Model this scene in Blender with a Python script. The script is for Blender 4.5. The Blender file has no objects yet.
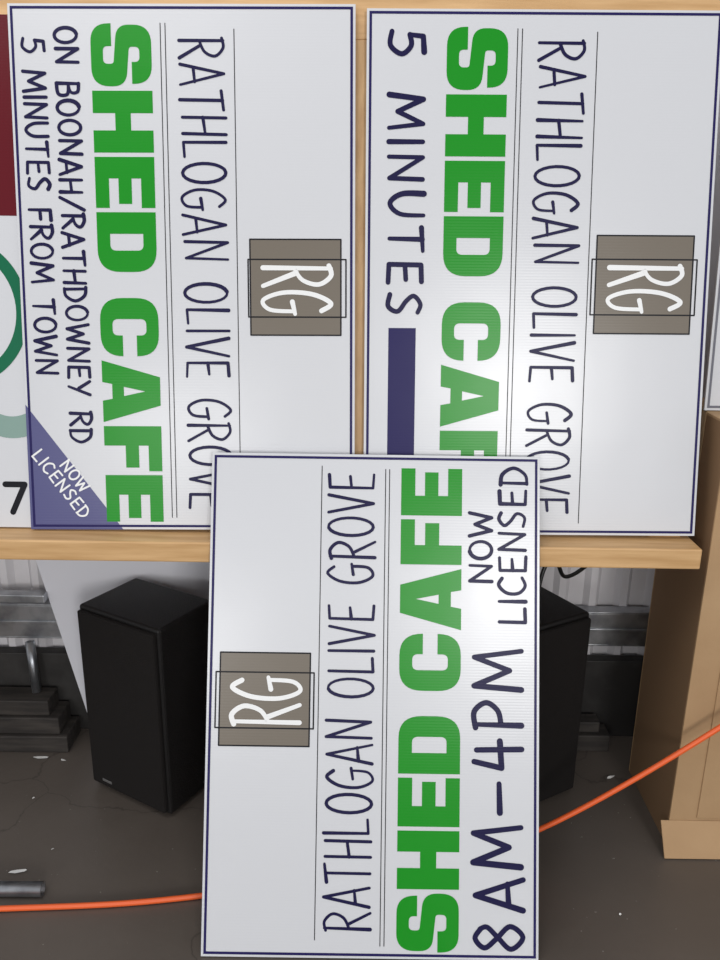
import bpy, bmesh, math, random
from mathutils import Matrix, Vector
random.seed(4)
scene = bpy.context.scene
try:
    scene.view_settings.view_transform = 'Standard'
except Exception: pass

# ------------------------------------------------------------ materials
def mat(name, col, rough=0.6, metal=0.0, spec=0.5, noise=None, bump=None, coat=0.0, scale3=(1,1,1)):
    m = bpy.data.materials.new(name); m.use_nodes = True
    nt = m.node_tree; b = nt.nodes['Principled BSDF']
    b.inputs['Base Color'].default_value = (*col, 1)
    b.inputs['Roughness'].default_value = rough
    b.inputs['Metallic'].default_value = metal
    b.inputs['Specular IOR Level'].default_value = spec
    b.inputs['Coat Weight'].default_value = coat
    tc = nt.nodes.new('ShaderNodeTexCoord'); mp = nt.nodes.new('ShaderNodeMapping')
    mp.inputs['Scale'].default_value = scale3
    nt.links.new(tc.outputs['Object'], mp.inputs['Vector'])
    if noise:
        sc, c2, lo, hi = noise
        n = nt.nodes.new('ShaderNodeTexNoise'); n.inputs['Scale'].default_value = sc
        n.inputs['Detail'].default_value = 8
        r = nt.nodes.new('ShaderNodeValToRGB')
        r.color_ramp.elements[0].position = lo; r.color_ramp.elements[1].position = hi
        r.color_ramp.elements[0].color = (*col, 1); r.color_ramp.elements[1].color = (*c2, 1)
        nt.links.new(mp.outputs[0], n.inputs['Vector'])
        nt.links.new(n.outputs['Fac'], r.inputs['Fac'])
        nt.links.new(r.outputs['Color'], b.inputs['Base Color'])
    if bump:
        bs, st = bump
        n2 = nt.nodes.new('ShaderNodeTexNoise'); n2.inputs['Scale'].default_value = bs
        n2.inputs['Detail'].default_value = 5
        bp = nt.nodes.new('ShaderNodeBump'); bp.inputs['Strength'].default_value = st
        bp.inputs['Distance'].default_value = 0.004
        nt.links.new(mp.outputs[0], n2.inputs['Vector'])
        nt.links.new(n2.outputs['Fac'], bp.inputs['Height'])
        nt.links.new(bp.outputs[0], b.inputs['Normal'])
    return m

def corflute(name, col, rough=0.24, strength=0.035, spec=0.5):
    m = mat(name, col, rough, 0, spec)
    nt = m.node_tree; b = nt.nodes['Principled BSDF']
    tc = [n for n in nt.nodes if n.type == 'TEX_COORD'][0]
    w = nt.nodes.new('ShaderNodeTexWave'); w.bands_direction = 'Z'
    w.inputs['Scale'].default_value = 62; w.inputs['Distortion'].default_value = 0.0
    bp = nt.nodes.new('ShaderNodeBump'); bp.inputs['Strength'].default_value = strength
    bp.inputs['Distance'].default_value = 0.0012
    n = nt.nodes.new('ShaderNodeTexNoise'); n.inputs['Scale'].default_value = 3.5
    bp2 = nt.nodes.new('ShaderNodeBump'); bp2.inputs['Strength'].default_value = 0.12
    bp2.inputs['Distance'].default_value = 0.02
    nt.links.new(tc.outputs['Object'], w.inputs['Vector'])
    nt.links.new(tc.outputs['Object'], n.inputs['Vector'])
    nt.links.new(n.outputs['Fac'], bp2.inputs['Height'])
    nt.links.new(w.outputs['Fac'], bp.inputs['Height'])
    nt.links.new(bp2.outputs[0], bp.inputs['Normal'])
    nt.links.new(bp.outputs[0], b.inputs['Normal'])
    return m

M_WHITE = corflute('corflute_white', (0.595, 0.60, 0.625), rough=.27)
M_GREEN = corflute('ink_green', (0.004, 0.25, 0.008), 0.30, spec=.25)
M_NAVY = corflute('ink_navy', (0.010, 0.008, 0.050), 0.35, spec=.15)
M_BAR = corflute('ink_navy_bar', (0.016, 0.012, 0.085), 0.35, spec=.15)
M_FLASH = corflute('ink_navy_glare', (0.075, 0.075, 0.20), 0.3, spec=.4)  # navy ink with the glare mixed into its colour, hence paler
M_BLACK = corflute('ink_black', (0.008, 0.008, 0.012), 0.35, spec=.15)
M_BROWN = corflute('ink_taupe', (0.165, 0.14, 0.112), 0.3, spec=.3)
M_INKW = corflute('ink_white', (0.78, 0.78, 0.78), 0.35)
M_MAROON = corflute('ink_maroon', (0.11, 0.004, 0.010), 0.3, spec=.2)
M_DGREEN = corflute('ink_dark_green', (0.006, 0.13, 0.06), 0.3, spec=.2)
M_SAGE = corflute('ink_sage', (0.20, 0.31, 0.27), 0.35)
M_GREYP = corflute('ink_grey', (0.12, 0.12, 0.15), 0.35)
M_WOOD = mat('pine_wood', (0.50, 0.29, 0.12), 0.5, noise=(6, (0.64, 0.40, 0.19), 0.35, 0.65), bump=(30, 0.1), scale3=(1, 12, 12))
M_WOODV = mat('pine_wood_post', (0.46, 0.27, 0.12), 0.5, noise=(6, (0.58, 0.37, 0.18), 0.35, 0.65), scale3=(12, 12, 1))
M_BLK = mat('speaker_vinyl', (0.006, 0.005, 0.005), 0.55, bump=(350, 0.5), spec=.4)
M_GRILL = mat('speaker_grille_cloth', (0.008, 0.006, 0.0055), 0.8, bump=(700, 0.8), spec=.3)
M_BADGE = mat('badge_silver', (0.35, 0.35, 0.35), 0.35, 0.8)
M_CARD = mat('cardboard', (0.38, 0.235, 0.12), 0.8, noise=(5, (0.45, 0.29, 0.155), 0.35, 0.7), bump=(60, 0.15))
M_CARD_SHADED = mat('cardboard_shaded', (0.24, 0.14, 0.07), 0.85)  # darker cardboard copy: shade painted into the outer left side panel
M_TAPE = mat('packing_tape', (0.42, 0.29, 0.16), 0.2)
M_CORD = mat('orange_pvc', (0.80, 0.12, 0.025), 0.4)
M_CABLE = mat('black_pvc', (0.01, 0.01, 0.01), 0.4)
M_STEEL = mat('galvanised_steel', (0.45, 0.46, 0.48), 0.35, 0.9, noise=(20, (0.26, 0.27, 0.29), 0.4, 0.65))
M_WALL = mat('colorbond_wall', (0.66, 0.64, 0.66), 0.45, noise=(3, (0.54, 0.52, 0.54), 0.4, 0.7))
M_DARK = mat('dark_wall_foot', (0.018, 0.016, 0.015), 0.6, noise=(14, (0.04, 0.037, 0.035), 0.45, 0.75))
M_TIMB = mat('weathered_timber', (0.022, 0.018, 0.016), 0.7, noise=(9, (0.05, 0.042, 0.036), 0.4, 0.7), scale3=(1, 8, 8))
M_PAPER = mat('paper_scrap', (0.75, 0.74, 0.72), 0.7)
M_CUTW = mat('white_card', (0.66, 0.66, 0.71), 0.5)

# floor material
M_FLOOR = mat('concrete_floor', (0.078, 0.064, 0.054), 0.40, noise=(2.2, (0.112, 0.094, 0.080), 0.3, 0.7), bump=(45, 0.12))
nt = M_FLOOR.node_tree; b = nt.nodes['Principled BSDF']
tc = [n for n in nt.nodes if n.type == 'TEX_COORD'][0]
base = b.inputs['Base Color'].links[0].from_socket
sp = nt.nodes.new('ShaderNodeTexNoise'); sp.inputs['Scale'].default_value = 95; sp.inputs['Detail'].default_value = 2
rp = nt.nodes.new('ShaderNodeValToRGB'); rp.color_ramp.elements[0].position = 0.73; rp.color_ramp.elements[1].position = 0.78
mx = nt.nodes.new('ShaderNodeMixRGB'); mx.inputs[2].default_value = (0.3, 0.28, 0.26, 1)
nt.links.new(tc.outputs['Object'], sp.inputs['Vector']); nt.links.new(sp.outputs['Fac'], rp.inputs['Fac'])
nt.links.new(rp.outputs['Color'], mx.inputs[0]); nt.links.new(base, mx.inputs[1])
vo = nt.nodes.new('ShaderNodeTexVoronoi'); vo.feature = 'DISTANCE_TO_EDGE'; vo.inputs['Scale'].default_value = 2.3
nz = nt.nodes.new('ShaderNodeTexNoise'); nz.inputs['Scale'].default_value = 5; nz.inputs['Detail'].default_value = 6
ad = nt.nodes.new('ShaderNodeMixRGB'); ad.blend_type = 'ADD'; ad.inputs[0].default_value = 0.25
nt.links.new(tc.outputs['Object'], nz.inputs['Vector'])
nt.links.new(tc.outputs['Object'], ad.inputs[1]); nt.links.new(nz.outputs['Color'], ad.inputs[2])
nt.links.new(ad.outputs[0], vo.inputs['Vector'])
rc = nt.nodes.new('ShaderNodeValToRGB'); rc.color_ramp.elements[0].position = 0.0; rc.color_ramp.elements[1].position = 0.006
rc.color_ramp.elements[0].color = (0.6, 0.6, 0.6, 1); rc.color_ramp.elements[1].color = (1, 1, 1, 1)
m2 = nt.nodes.new('ShaderNodeMixRGB'); m2.blend_type = 'MULTIPLY'; m2.inputs[0].default_value = 1
nt.links.new(vo.outputs['Distance'], rc.inputs['Fac']); nt.links.new(mx.outputs[0], m2.inputs[1]); nt.links.new(rc.outputs['Color'], m2.inputs[2])
nt.links.new(m2.outputs[0], b.inputs['Base Color'])

# ------------------------------------------------------------ mesh helpers
def link(ob, parent=None):
    scene.collection.objects.link(ob)
    if parent: ob.parent = parent
    return ob
def empty(name, loc=(0,0,0), rot=None):
    e = bpy.data.objects.new(name, None); e.empty_display_size = 0.05
    link(e)
    e.matrix_world = Matrix.Translation(loc) @ (rot.to_4x4() if rot else Matrix())
    return e
def mesh_ob(name, verts, faces, m, parent=None, mw=None):
    me = bpy.data.meshes.new(name); me.from_pydata(verts, [], faces); me.update()
    me.materials.append(m)
    ob = bpy.data.objects.new(name, me); link(ob, parent)
    if mw is not None: ob.matrix_world = mw
    return ob
def box(name, lo, hi, m, parent=None, bev=0.002, local=None):
    bm = bmesh.new(); bmesh.ops.create_cube(bm, size=1)
    for v in bm.verts:
        v.co = Vector([lo[i] + (v.co[i] + .5) * (hi[i] - lo[i]) for i in range(3)])
    if bev:
        bmesh.ops.bevel(bm, geom=bm.edges[:], offset=bev, segments=2, affect='EDGES', profile=0.5)
    if local is not None: bm.transform(local)
    me = bpy.data.meshes.new(name); bm.to_mesh(me); bm.free(); me.materials.append(m)
    ob = bpy.data.objects.new(name, me); link(ob, parent); return ob
def tube(name, pts, r, m, parent=None, res=4):
    cu = bpy.data.curves.new(name, 'CURVE'); cu.dimensions = '3D'; cu.bevel_depth = r; cu.bevel_resolution = res
    cu.use_fill_caps = True
    s = cu.splines.new('NURBS'); s.points.add(len(pts) - 1)
    for p, q in zip(s.points, pts): p.co = (*q, 1)
    s.use_endpoint_u = True; s.order_u = 4; s.resolution_u = 12
    tmp = bpy.data.objects.new(name + '_tmp', cu); scene.collection.objects.link(tmp)
    dg = bpy.context.evaluated_depsgraph_get()
    me = bpy.data.meshes.new_from_object(tmp.evaluated_get(dg)); me.name = name
    bpy.data.objects.remove(tmp); me.materials.clear(); me.materials.append(m)
    for p in me.polygons: p.use_smooth = True
    ob = bpy.data.objects.new(name, me); link(ob, parent); return ob

# ------------------------------------------------------------ brush font
def oval(cx, cy, rx, ry, a0=100, a1=470, n=22):
    return [(cx + rx * math.cos(math.radians(a0 + (a1 - a0) * i / n)), cy + ry * math.sin(math.radians(a0 + (a1 - a0) * i / n))) for i in range(n + 1)]
def cr(P, k=6):
    out = []
    Q = [P[0]] + P + [P[-1]]
    for i in range(1, len(Q) - 2):
        p0, p1, p2, p3 = Q[i-1], Q[i], Q[i+1], Q[i+2]
        for j in range(k):
            t = j / k
            out.append(tuple(0.5 * (2*p1[d] + (p2[d]-p0[d])*t + (2*p0[d]-5*p1[d]+4*p2[d]-p3[d])*t*t + (-p0[d]+3*p1[d]-3*p2[d]+p3[d])*t**3) for d in (0, 1)))
    out.append(P[-1]); return out
G = {
 'R': (.80, [[(.1,0),(.13,1)], cr([(0,.97),(.5,1.0),(.92,.82),(.7,.58),(.12,.46)]), [(.35,.49),(1,0)]]),
 'A': (.85, [[(0,0),(.48,1),(1,.0)], [(.15,.30),(.87,.33)]]),
 'T': (.80, [[(0,.95),(1,1)], [(.5,.98),(.46,0)]]),
 'H': (.78, [[(.05,0),(.07,1)], [(.93,.0),(.97,1)], [(.05,.47),(.95,.52)]]),
 'L': (.68, [[(.1,1),(.08,0.02),(.98,.04)]]),
 'O': (.85, [oval(.5,.5,.48,.5)]),
 'G': (.85, [cr([(.9,.86),(.55,1),(.12,.72),(.05,.3),(.4,0),(.85,.1),(.93,.45)]), [(.48,.43),(1.05,.47)]]),
 'N': (.85, [[(0.05,0),(.08,1),(.9,0.02),(.95,1)]]),
 'I': (.12, [[(.5,0),(.5,1)]]),
 'V': (.80, [[(0,1),(.5,0),(1,1)]]),
 'E': (.68, [[(.95,1),(.1,.98),(.08,0.02),(1,.0)], [(.1,.5),(.85,.53)]]),
 'M': (1.10, [[(0,0),(.12,1),(.5,.25),(.86,1),(1,0)]]),
 'U': (.80, [cr([(.03,1),(.05,.35),(.45,0),(.9,.3),(.95,1)])]),
 'S': (.72, [cr([(.9,.92),(.5,1),(.1,.8),(.35,.57),(.85,.32),(.6,.03),(.03,.08)])]),
 'F': (.68, [[(.95,1),(.1,.98),(.08,0)], [(.1,.5),(.85,.52)]]),
 'B': (.75, [[(.1,0),(.1,1)], cr([(.1,1),(.7,.95),(.75,.65),(.15,.54)]), cr([(.15,.54),(.9,.48),(.9,.08),(.1,0)])]),
 'D': (.80, [[(.1,0),(.1,1)], cr([(0,1),(.6,.93),(.97,.5),(.6,.07),(.05,0)])]),
 'W': (1.10, [[(0,1),(.22,0),(.5,.75),(.78,0),(1,1)]]),
 'Y': (.80, [[(0,1),(.5,.48)], [(1,1),(.35,0)]]),
 'C': (.78, [cr([(.95,.88),(.55,1),(.1,.7),(.08,.25),(.5,0),(.98,.12)])]),
 'P': (.75, [[(.12,0),(.12,1)], cr([(0,.97),(.6,1.0),(.95,.75),(.65,.5),(.12,.43)])]),
 '5': (.78, [[(.85,1),(.2,.97),(.14,.58)], cr([(.14,.58),(.6,.62),(.95,.35),(.6,.02),(.02,.06)])]),
 '8': (.78, [cr([(.8,.88),(.45,1),(.12,.8),(.45,.55),(.88,.27),(.5,0),(.08,.25),(.5,.53),(.85,.75),(.78,.9)])]),
 '4': (.82, [[(.3,1),(.08,.42),(1,.46)], [(.7,.95),(.72,0)]]),
 '7': (.75, [[(0,1),(1,1),(.35,0)]]),
 '-': (.9, [[(.05,.45),(.95,.47)]]),
 '/': (.7, [[(0,-.05),(1,1.05)]]),
 ' ': (.50, []),
}
def ribbon(poly, w, V, F, taper=0.0):
    n = 12
    cum = [0]
    for i in range(1, len(poly)): cum.append(cum[-1] + math.hypot(poly[i][0]-poly[i-1][0], poly[i][1]-poly[i-1][1]))
    T = cum[-1] or 1
    W = [w * (1 + taper * (.5 - c / T)) for c in cum]
    for i, (x, y) in enumerate(poly):
        k = len(V)
        for j in range(n):
            a = 2 * math.pi * j / n
            V.append((x + W[i]/2 * math.cos(a), y + W[i]/2 * math.sin(a)))
        F.append(list(range(k, k + n)))
        if i:
            x0, y0 = poly[i-1]; dx, dy = x - x0, y - y0; L = math.hypot(dx, dy)
            if L < 1e-7: continue
            nx, ny = -dy / L, dx / L; a, c = W[i-1]/2, W[i]/2
            k = len(V)
            V += [(x0+nx*a, y0+ny*a), (x0-nx*a, y0-ny*a), (x-nx*c, y-ny*c), (x+nx*c, y+ny*c)]
            F.append([k, k+1, k+2, k+3])
def text_strokes(txt, length, height, gap=.26, jit=.03):
    adv = [G[c][0] for c in txt]
    tot = sum(adv) + gap * (len(txt) - 1)
    sc = length / tot; x = 0; out = []
    for c, a in zip(txt, adv):
        jy = random.uniform(-jit, jit); sh = random.uniform(-jit, jit)
        for st in G[c][1]:
            out.append([((x + (px + sh * py) * a) * sc, (py + jy) * height) for px, py in st])
        x += a + gap
    return out

# block font
def rp_(pts):
    out = []
    n = len(pts)
    for i, p in enumerate(pts):
        r = p[2] if len(p) > 2 else 0
        if not r: out.append((p[0], p[1])); continue
        a = Vector(pts[i-1][:2]); c = Vector(p[:2]); b_ = Vector(pts[(i+1) % n][:2])
        A = c + (a - c).normalized() * r; B = c + (b_ - c).normalized() * r
        for j in range(9):
            t = j / 8
            q = (1-t)**2 * A + 2*(1-t)*t * c + t*t * B
            out.append((q.x, q.y))
    return out
BL = {
 'S': (1.0, [[(.96,.67),(.96,1,.3),(.02,1,.3),(.02,.43,.2),(.64,.37,.05),(.64,.2,.08),(.36,.2,.08),(.36,.34),(0,.34),(0,0,.3),(1,0,.3),(1,.57,.22),(.37,.63,.05),(.37,.8,.08),(.61,.8,.08),(.61,.67)]]),
 'H': (1.0, [[(0,0),(.36,0),(.36,.37),(.64,.37),(.64,0),(1,0),(1,1),(.64,1),(.64,.63),(.36,.63),(.36,1),(0,1)]]),
 'E': (.84, [[(0,0),(1,0),(1,.23),(.42,.23),(.42,.39),(.92,.39),(.92,.61),(.42,.61),(.42,.77),(1,.77),(1,1),(0,1)]]),
 'F': (.80, [[(0,0),(.43,0),(.43,.37),(.92,.37),(.92,.6),(.43,.6),(.43,.77),(1,.77),(1,1),(0,1)]]),
 'D': (1.0, [[(0,0),(1,0,.38),(1,1,.38),(0,1)], [(.36,.22),(.36,.78),(.64,.78,.1),(.64,.22,.1)]]),
 'C': (1.0, [[(1,.62),(1,1,.38),(0,1,.38),(0,0,.38),(1,0,.38),(1,.38),(.64,.38),(.64,.21,.1),(.36,.21,.1),(.36,.79,.1),(.64,.79,.1),(.64,.62)]]),
 'A': (1.08, [[(0,0),(.27,1),(.73,1),(1,0),(.65,0),(.62,.17),(.38,.17),(.35,0)], [(.425,.37),(.575,.37),(.5,.74)]]),
 ' ': (.30, []),
}
def block_mesh(txt, length, height, tf, m, name, parent, y=-0.0005):
    gap = .07; adv = [BL[c][0] for c in txt]
    sc = length / (sum(adv) + gap * (len(txt) - 1)); x = 0
    cu = bpy.data.curves.new(name, 'CURVE'); cu.dimensions = '2D'; cu.fill_mode = 'BOTH'
    for c, a in zip(txt, adv):
        for poly in BL[c][1]:
            P = rp_(poly); s = cu.splines.new('POLY'); s.points.add(len(P) - 1); s.use_cyclic_u = True
            for p, q in zip(s.points, P): p.co = ((x + q[0] * a) * sc, q[1] * height, 0, 1)
        x += a + gap
    tmp = bpy.data.objects.new('tmp', cu); scene.collection.objects.link(tmp)
    dg = bpy.context.evaluated_depsgraph_get()
    me = bpy.data.meshes.new_from_object(tmp.evaluated_get(dg)); me.name = name
    bpy.data.objects.remove(tmp)
    for v in me.vertices:
        X, Z = tf(v.co.x, v.co.y); v.co = (X, y, Z)
    me.materials.clear(); me.materials.append(m)
    bm = bmesh.new(); bm.from_mesh(me); orient(bm); bm.to_mesh(me); bm.free()
    ob = bpy.data.objects.new(name, me); link(ob, parent); return ob
def orient(bm):
    for f in bm.faces:
        f.normal_update()
        if f.normal.y > 0: f.normal_flip()
def flat_mesh(name, V, F, m, parent, y=-0.0005):
    bm = bmesh.new()
    vy = [y] * len(V)
    for k, f in enumerate(F):
        for i in f: vy[i] = y - (k % 47) * 5e-6      # brush layers: never exactly coplanar
    vs = [bm.verts.new((p[0], vy[i], p[1])) for i, p in enumerate(V)]
    for f in F: bm.faces.new([vs[i] for i in f])
    orient(bm)
    me = bpy.data.meshes.new(name); bm.to_mesh(me); bm.free(); me.materials.append(m)
    ob = bpy.data.objects.new(name, me); link(ob, parent); return ob

class Sign:
    """flat corflute board; s = across from left edge, t = down from top edge (metres)"""
    def __init__(self, name, W, L, loc, lean, roll=0, yaw=0, thick=0.005, border=True, bm_=None):
        R = Matrix.Rotation(math.radians(yaw), 3, 'Z') @ Matrix.Rotation(math.radians(-lean), 3, 'X') @ Matrix.Rotation(math.radians(roll), 3, 'Y')
        self.e = empty(name, loc, R); self.W, self.L = W, L
        box('board', (-W/2, 0, 0), (W/2, thick, L), M_WHITE, self.e, 0.0006)
        if border:
            i, w = 0.0045, 0.0045; V, F = [], []
            for s0, s1, t0, t1 in ((i, W-i, i, i+w), (i, W-i, L-i-w, L-i), (i, i+w, i+w, L-i-w), (W-i-w, W-i, i+w, L-i-w)):
                self.q(V, F, s0, s1, t0, t1)
            flat_mesh('border', V, F, bm_ or M_BAR, self.e)
    def p(self, s, t): return (s - self.W/2, self.L - t)
    def q(self, V, F, s0, s1, t0, t1):
        k = len(V); V += [self.p(s0, t0), self.p(s1, t0), self.p(s1, t1), self.p(s0, t1)]; F.append([k, k+1, k+2, k+3])
    def rect(self, name, a0, a1, b0, b1, m, y=-0.0004):
        V, F = [], []; self.q(V, F, a0*self.W, a1*self.W, b0*self.L, b1*self.L); flat_mesh(name, V, F, m, self.e, y)
    def tf(self, a0, a1, b0, b1, d):
        W, L = self.W, self.L
        if d == 'cw': return (b1-b0)*L, (a1-a0)*W, lambda x, y: self.p(a0*W + y, b0*L + x)
        return (b1-b0)*L, (a1-a0)*W, lambda x, y: self.p(a1*W - y, b1*L - x)
    def text(self, name, txt, a0, a1, b0, b1, d, w, m, gap=.26, y=-0.0006, jit=.03):
        ln, h, f = self.tf(a0, a1, b0, b1, d); V, F = [], []
        for st in text_strokes(txt, ln, h, gap, jit): ribbon([f(*q) for q in st], w * random.uniform(.92, 1.1), V, F, random.uniform(-.15, .5) if jit else .25)
        flat_mesh(name, V, F, m, self.e, y)
    def block(self, txt, a0, a1, b0, b1, d):
        ln, h, f = self.tf(a0, a1, b0, b1, d); block_mesh(txt, ln, h, f, M_GREEN, 'shed_cafe_lettering', self.e)
    def line(self, V, F, a, b0, b1, w=0.0015, da=0):
        ribbon([self.p(a*self.W, b0*self.L), self.p((a+da)*self.W, b1*self.L)], w, V, F)
    def logo(self, a0, a1, b0, b1, oa0, oa1, ob0, ob1, d):
        self.rect('logo_square', a0, a1, b0, b1, M_BROWN, -0.0004)
        V, F = [], []; W, L = self.W, self.L
        P = [self.p(oa0*W, ob0*L), self.p(oa1*W, ob0*L), self.p(oa1*W, ob1*L), self.p(oa0*W, ob1*L), self.p(oa0*W, ob0*L)]
        ribbon(P, 0.0026, V, F)
        P = [self.p(a0*W, b0*L), self.p(a1*W, b0*L), self.p(a1*W, b1*L), self.p(a0*W, b1*L), self.p(a0*W, b0*L)]
        ribbon(P, 0.0026, V, F)
        flat_mesh('logo_outline', V, F, M_BLACK, self.e, -0.0006)
        c = (a1-a0)
        self.text('logo_letters', 'RG', a0 + .14*c, a1 - .11*c, ob0 + .012, ob1 - .008, d, 0.0080, M_INKW, .22, -0.0009, 0)

LEAN = 10.2
TX = 'RATHLOGAN OLIVE GROVE'
LU = 0.921
s1 = Sign('cafe_sign', 0.602, LU, (-0.3100, 1.396, 0.6865), LEAN, -0.62)
s1.block('SHED CAFE', .236, .411, .0353, .984, 'cw')
s1.text('rathlogan_lettering', TX, .493, .620, .062, .955, 'cw', .0054, M_NAVY)
s1.text('address_lettering', 'ON BOONAH/RATHDOWNEY RD', .134, .198, .043, .824, 'cw', .0056, M_NAVY)
s1.text('minutes_lettering', '5 MINUTES FROM TOWN', .038, .102, .062, .689, 'cw', .0056, M_NAVY)
V, F = [], []
s1.line(V, F, .438, .035, .975); s1.line(V, F, .452, .035, .975); s1.line(V, F, .650, .045, .975)
flat_mesh('rules', V, F, M_BLACK, s1.e)
s1.logo(.688, .958, .429, .612, .682, .973, .467, .577, 'cw')
k = [s1.p(0.0, .690), s1.p(0.172, LU), s1.p(0.0, LU)]
flat_mesh('corner_flash', k, [[0, 1, 2]], M_FLASH, s1.e, -0.0003)
d = Vector((0.175, 0.235)).normalized(); up = Vector((d.y, -d.x))
def diag(name, txt, start, ln, h):
    V, F = [], []
    for st in text_strokes(txt, ln, h, .3, .02):
        P = []
        for x, y in st:
            q = Vector(start) + d * x + up * y; P.append(s1.p(q.x, q.y))
        ribbon(P, .0034, V, F)
    flat_mesh(name, V, F, M_INKW, s1.e, -0.0009)
st0 = Vector((0.008, 0.784))
diag('licensed_lettering', 'LICENSED', st0, 0.146, 0.022)
diag('now_lettering', 'NOW', st0 + d*.045 + up*.030, 0.062, 0.021)

s2 = Sign('cafe_sign', 0.617, LU, (0.3155, 1.396, 0.6855), LEAN, -0.40)
s2.block('SHED CAFE', .226, .398, .032, .984, 'cw')
s2.text('rathlogan_lettering', TX, .487, .614, .056, .955, 'cw', .0054, M_NAVY)
s2.text('minutes_lettering', '5 MINUTES', .068, .165, .040, .564, 'cw', .0082, M_NAVY, .4)
s2.rect('navy_bar', .070, .150, .590, .93, M_BAR)
V, F = [], []
s2.line(V, F, .424, .035, .975); s2.line(V, F, .437, .035, .975); s2.line(V, F, .648, .040, .975)
flat_mesh('rules', V, F, M_BLACK, s2.e)
s2.logo(.67, .95, .411, .598, .658, .962, .456, .562, 'cw')

s3 = Sign('cafe_sign', 0.592, 0.886, (0.0285, 1.0955, 0.0025), 19.8, 0.0)
s3.block('SHED CAFE', .578, .763, .027, .986, 'ccw')
s3.text('rathlogan_lettering', TX, .362, .498, .041, .947, 'ccw', .0054, M_NAVY)
s3.text('now_lettering', 'NOW', .787, .854, .115, .256, 'ccw', .0060, M_NAVY)
s3.text('licensed_lettering', 'LICENSED', .878, .958, .023, .338, 'ccw', .0060, M_NAVY)
s3.text('hours_lettering', '8AM-4PM', .808, .95, .393, .982, 'ccw', .0098, M_NAVY, .35)
V, F = [], []
s3.line(V, F, .530, .030, .975); s3.line(V, F, .542, .030, .975); s3.line(V, F, .336, .025, .965)
flat_mesh('rules', V, F, M_BLACK, s3.e)
s3.logo(.039, .31, .403, .588, .027, .322, .442, .553, 'ccw')

s4 = Sign('olive_farm_sign', 0.44, 0.905, (-0.800, 1.405, 0.683), LEAN, 0, border=False)
s4.rect('maroon_panel', 0, 1, 0.0, .375, M_MAROON)
V, F = [], []
ribbon([(0.075 + .108*math.cos(a*math.pi/30), .396 + .120*math.sin(a*math.pi/30)) for a in range(61)], .022, V, F)
flat_mesh('green_ring', V, F, M_DGREEN, s4.e)
V, F = [], []
ribbon([(x, .203 + .016*math.sin(x*30)) for x in [i*.01 - .15 for i in range(35)]], .040, V, F)
flat_mesh('sage_swoosh', V, F, M_SAGE, s4.e)
s = text_strokes('7', .036, .052, jit=0); V, F = [], []
for st in s: ribbon([(x + .140, z + .029) for x, z in st], .011, V, F)
s = text_strokes('78', .09, .052, jit=0)
for st in s: ribbon([(x + .033, z + .029) for x, z in st], .011, V, F)
flat_mesh('phone_number', V, F, M_BLACK, s4.e)

# ------------------------------------------------------------ pine rack
rack = empty('wooden_display_rack')
box('ledge', (-1.15, 1.347, 0.641), (0.621, 1.60, 0.680), M_WOOD, rack, 0.003)
RL = Matrix.Translation((0, 1.396, 0.68)) @ Matrix.Rotation(math.radians(-LEAN), 4, 'X')
for i, x in enumerate((-1.08, -0.005, 0.575)):
    box('post_%d' % i, (x - .03, 0.016, 0.002), (x + .03, 0.045, 0.880), M_WOODV, rack, 0.002, RL)
box('top_rail', (-1.15, 0.016, 0.880), (0.80, 0.050, 0.960), M_WOOD, rack, 0.002, RL)
for i, (x, y) in enumerate(((-1.05, 1.40), (-1.05, 1.56), (0.08, 1.40), (0.08, 1.56), (0.245, 1.575))):
    box('leg_%d' % i, (x - .02, y - .02, 0), (x + .02, y + .02, 0.642), M_WOODV, rack, 0.002)

# ------------------------------------------------------------ speakers
def speaker(loc, yaw):
    e = empty('loudspeaker', loc, Matrix.Rotation(math.radians(yaw), 3, 'Z'))
    w, dp, h = .232, .18, .452
    box('cabinet', (-w/2, 0.012, 0.008), (w/2, dp, h), M_BLK, e, 0.006)
    box('grille', (-w/2+.006, 0, 0.016), (w/2-.006, 0.014, h-.008), M_GRILL, e, 0.005)
    box('badge', (-w/2+.040, -0.001, 0.030), (-w/2+.068, 0.001, 0.036), M_BADGE, e, 0.0005)
    for i, (x, y) in enumerate(((-.09, .04), (.09, .04), (-.09, .15), (.09, .15))):
        box('foot_%d' % i, (x-.012, y-.012, 0), (x+.012, y+.012, .010), M_CABLE, e, 0.002)
    return e
speaker((-0.505, 1.4895, 0), -30)
speaker((0.402, 1.485, 0), 30)
tube('speaker_cable', [(0.385, 1.58, .456), (0.39, 1.585, .52), (.41, 1.60, .57), (.44, 1.62, .53), (.45, 1.63, .49), (.50, 1.66, .50), (.56, 1.70, .54), (.68, 1.75, .60), (.80, 1.755, .62)], .0045, M_CABLE)

# ------------------------------------------------------------ cardboard box
cb = empty('cardboard_box')
X0, X1, Y0, Y1, H = .652, 1.10, 1.385, 1.63, .90
T = .005
box('front_panel', (X0, Y0, 0), (X1, Y0+T, H), M_CARD, cb, .001)
box('back_panel', (X0, Y1-T, 0), (X1, Y1, H), M_CARD, cb, .001)
box('side_panel_1', (X0, Y0+T, 0), (X0+T, Y1-T, H), M_CARD_SHADED, cb, .001)
box('side_panel_2', (X1-T, Y0+T, 0), (X1, Y1-T, H), M_CARD, cb, .001)
box('top_flap_1', (X0, Y0+.002, H), (X1, Y0+.121, H+T), M_CARD, cb, .001)
box('top_flap_2', (X0, Y1-.121, H), (X1, Y1-.002, H+T), M_CARD, cb, .001)
box('tape', (X0-.001, (Y0+Y1)/2-.025, H+T), (X1, (Y0+Y1)/2+.025, H+T+.0008), M_TAPE, cb, 0)
box('tape_drop', (X0-.001, (Y0+Y1)/2-.025, H-.09), (X0, (Y0+Y1)/2+.025, H+T+.0008), M_TAPE, cb, 0)
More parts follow.
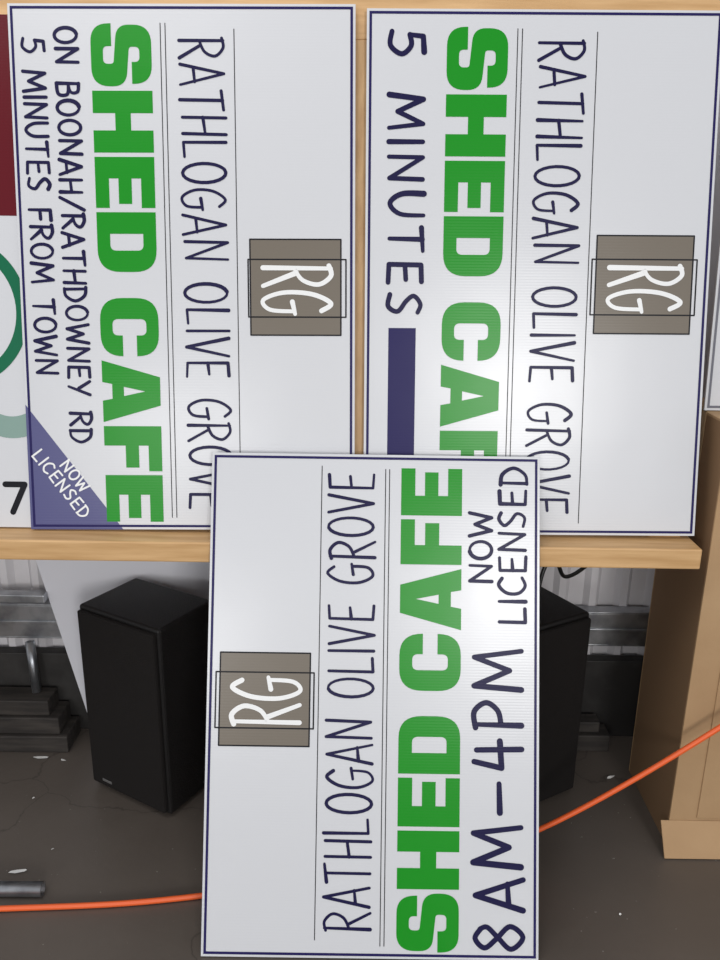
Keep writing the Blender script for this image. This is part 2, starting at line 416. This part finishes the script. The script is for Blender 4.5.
fl = Matrix.Translation((0, Y0, .062)) @ Matrix.Rotation(math.radians(-35), 4, 'X')
box('lower_flap', (X0-.018, -.002, -.073), (X1, .002, 0), M_CARD, cb, .001, fl)
box('seam_strip', (X0+.055, Y0-.003, .07), (X1, Y0, .50), M_CARD, cb, .001)

# sheet standing on the carton
s5 = Sign('plastic_sheet_panel', 0.46, 0.66, (0.878, 1.485, 0.9075), 6.0, 0, bm_=M_GREYP)

# ------------------------------------------------------------ small things
cord = tube('extension_cord', [(-1.6, 1.14, .0065), (-1.0, 1.165, .0065), (-.66, 1.19, .0065), (-.45, 1.20, .0065), (-.29, 1.225, .0065), (-.05, 1.27, .0065), (.12, 1.30, .0065), (.25, 1.325, .025), (.371, 1.333, .074), (.52, 1.335, .175), (.697, 1.335, .315), (.9, 1.335, .49), (1.09, 1.36, .72)], .0054, M_CORD)
def pipe(name, a, b_, r, m, wall=.003, parent=None):
    a, b_ = Vector(a), Vector(b_); L = (b_-a).length; bm = bmesh.new(); n = 32
    rings = []
    for z, rr in ((0, r), (L, r), (L, r-wall), (0, r-wall)):
        rings.append([bm.verts.new((rr*math.cos(2*math.pi*i/n), rr*math.sin(2*math.pi*i/n), z)) for i in range(n)])
    for k_ in range(4):
        A, B = rings[k_], rings[(k_+1) % 4]
        for i in range(n):
            f = bm.faces.new((A[i], A[(i+1) % n], B[(i+1) % n], B[i])); f.smooth = k_ % 2 == 0
    bmesh.ops.recalc_face_normals(bm, faces=bm.faces[:])
    bm.transform(Matrix.Translation(a) @ (b_-a).to_track_quat('Z', 'Y').to_matrix().to_4x4())
    me = bpy.data.meshes.new(name); bm.to_mesh(me); bm.free(); me.materials.append(m)
    ob = bpy.data.objects.new(name, me); link(ob, parent); return ob
pipe('steel_pipe', (-1.2, 1.222, .0138), (-.594, 1.229, .0138), .0138, M_STEEL)
ts = empty('timber_offcuts')
box('plank_1', (-1.55, 1.665, 0), (-.700, 1.755, .045), M_TIMB, ts, .003)
box('plank_2', (-1.50, 1.675, .045), (-.720, 1.752, .090), M_TIMB, ts, .003)
box('plank_3', (-1.60, 1.685, .090), (-.745, 1.750, .130), M_TIMB, ts, .003)
pipe('steel_tube', (-.788, 1.728, .1305), (-.798, 1.744, .258), .011, M_STEEL)
br = empty('steel_bracket')
box('arm', (-.98, 1.700, .351), (-.955, 1.79, .375), M_STEEL, br, .002)
box('bar_1', (-1.40, 1.715, .375), (-.74, 1.745, .395), M_STEEL, br, .002)
box('foot_plate', (-1.0, 1.764, .3495), (-.93, 1.796, .353), M_STEEL, br, .001)
tr = empty('timber_offcuts')
box('plank_1', (.30, 1.70, 0), (.625, 1.755, .045), M_TIMB, tr, .003)
box('plank_2', (.36, 1.712, .045), (.60, 1.752, .075), M_TIMB, tr, .003)

def scrap(x, y, sx, sy, a):
    V = []; n = 7
    for i in range(n):
        t = 2*math.pi*i/n; r = random.uniform(.6, 1)
        px, py = sx*r*math.cos(t), sy*r*math.sin(t)
        V.append((x + px*math.cos(a) - py*math.sin(a), y + px*math.sin(a) + py*math.cos(a), .0012 + random.random()*.003))
    return V
V, F = [], []
for (x, y, sx, sy, a) in ((-.665, 1.285, .024, .005, .2), (-.76, 1.645, .026, .006, 0.1), (-.70, 1.635, .012, .004, -.3), (-.62, 1.345, .004, .002, 1), (-.72, 1.50, .004, .002, 1), (.5, 1.2, .003, .002, 0), (.60, 1.60, .012, .004, .4)):
    k_ = len(V); P = scrap(x, y, sx, sy, a); V += P; F.append(list(range(k_, k_+len(P))))
mesh_ob('paper_scraps', V, F, M_PAPER)

cd = empty('white_card_sheet', (-.652, 1.722, 0.003), Matrix.Rotation(math.radians(-2.5), 3, 'X') @ Matrix.Rotation(math.radians(-13), 3, 'Y'))
box('sheet', (0, 0, 0), (.50, .004, .60), M_CUTW, cd, .0005)

# ------------------------------------------------------------ shell
mesh_ob('floor', [(-3.5, -4, 0), (3.5, -4, 0), (3.5, 1.95, 0), (-3.5, 1.95, 0)], [(0, 1, 2, 3)], M_FLOOR)
V, F = [], []; prof = [(0, 0), (.028, 0), (.040, -.016), (.056, -.016), (.068, 0)]; pitch = .076
xs = []; x = -3.5
while x < 3.5:
    for px, py in prof: xs.append((x + px, 1.815 + py))
    x += pitch
for x, y in xs: V += [(x, y, 0.0), (x, y, 2.7)]
for i in range(len(xs)-1): F.append((2*i, 2*i+2, 2*i+3, 2*i+1))
mesh_ob('wall_back', V, F, M_WALL)
box('dark_strip_1', (-3.5, 1.765, 0), (3.5, 1.797, .215), M_DARK, None, .002)  # dark strip along the foot of the back wall
g = empty('steel_girt')
box('web', (-3.5, 1.762, .262), (3.5, 1.766, .345), M_STEEL, g, .0008)
box('top_lip', (-3.5, 1.762, .345), (3.5, 1.798, .349), M_STEEL, g, .0008)
box('bottom_lip', (-3.5, 1.762, .258), (3.5, 1.798, .262), M_STEEL, g, .0008)
box('rib', (-3.5, 1.757, .298), (3.5, 1.762, .306), M_STEEL, g, .0008)

# ------------------------------------------------------------ light
w = bpy.data.worlds.new('daylight'); scene.world = w; w.use_nodes = True
bg = w.node_tree.nodes['Background']; bg.inputs[0].default_value = (0.93, 0.96, 1.0, 1); bg.inputs[1].default_value = 0.66
def area(name, loc, target, sx, sy, e, col):
    l = bpy.data.lights.new(name, 'AREA'); l.shape = 'RECTANGLE'; l.size = sx; l.size_y = sy; l.energy = e; l.color = col
    o = bpy.data.objects.new(name, l); link(o); o.location = loc
    o.rotation_euler = (Vector(target) - Vector(loc)).to_track_quat('-Z', 'Y').to_euler(); return o
area('door_daylight', (1.15, -3.2, 1.75), (0.1, 1.4, 0.9), 0.8, 1.0, 75, (1, .985, .96))
area('window_daylight', (-1.35, -3.2, 1.35), (-.3, 1.4, 0.9), 0.9, 0.5, 30, (1, .99, .97))
area('roof_skylight', (-1.0, 0.2, 3.2), (0, 1.3, 0.5), 1.6, 1.6, 22, (1, .98, .96))

# ------------------------------------------------------------ camera
cam = bpy.data.cameras.new('camera'); co = bpy.data.objects.new('camera', cam); link(co)
cam.sensor_fit = 'VERTICAL'; cam.sensor_height = 36; cam.lens = 36 * 800 / 960; cam.clip_start = .01
co.matrix_world = Matrix.Translation((0, 0, 1.2145)) @ Matrix.Rotation(math.radians(90 - 17), 4, 'X') @ Matrix.Rotation(math.radians(0.8), 4, 'Z')
scene.camera = co
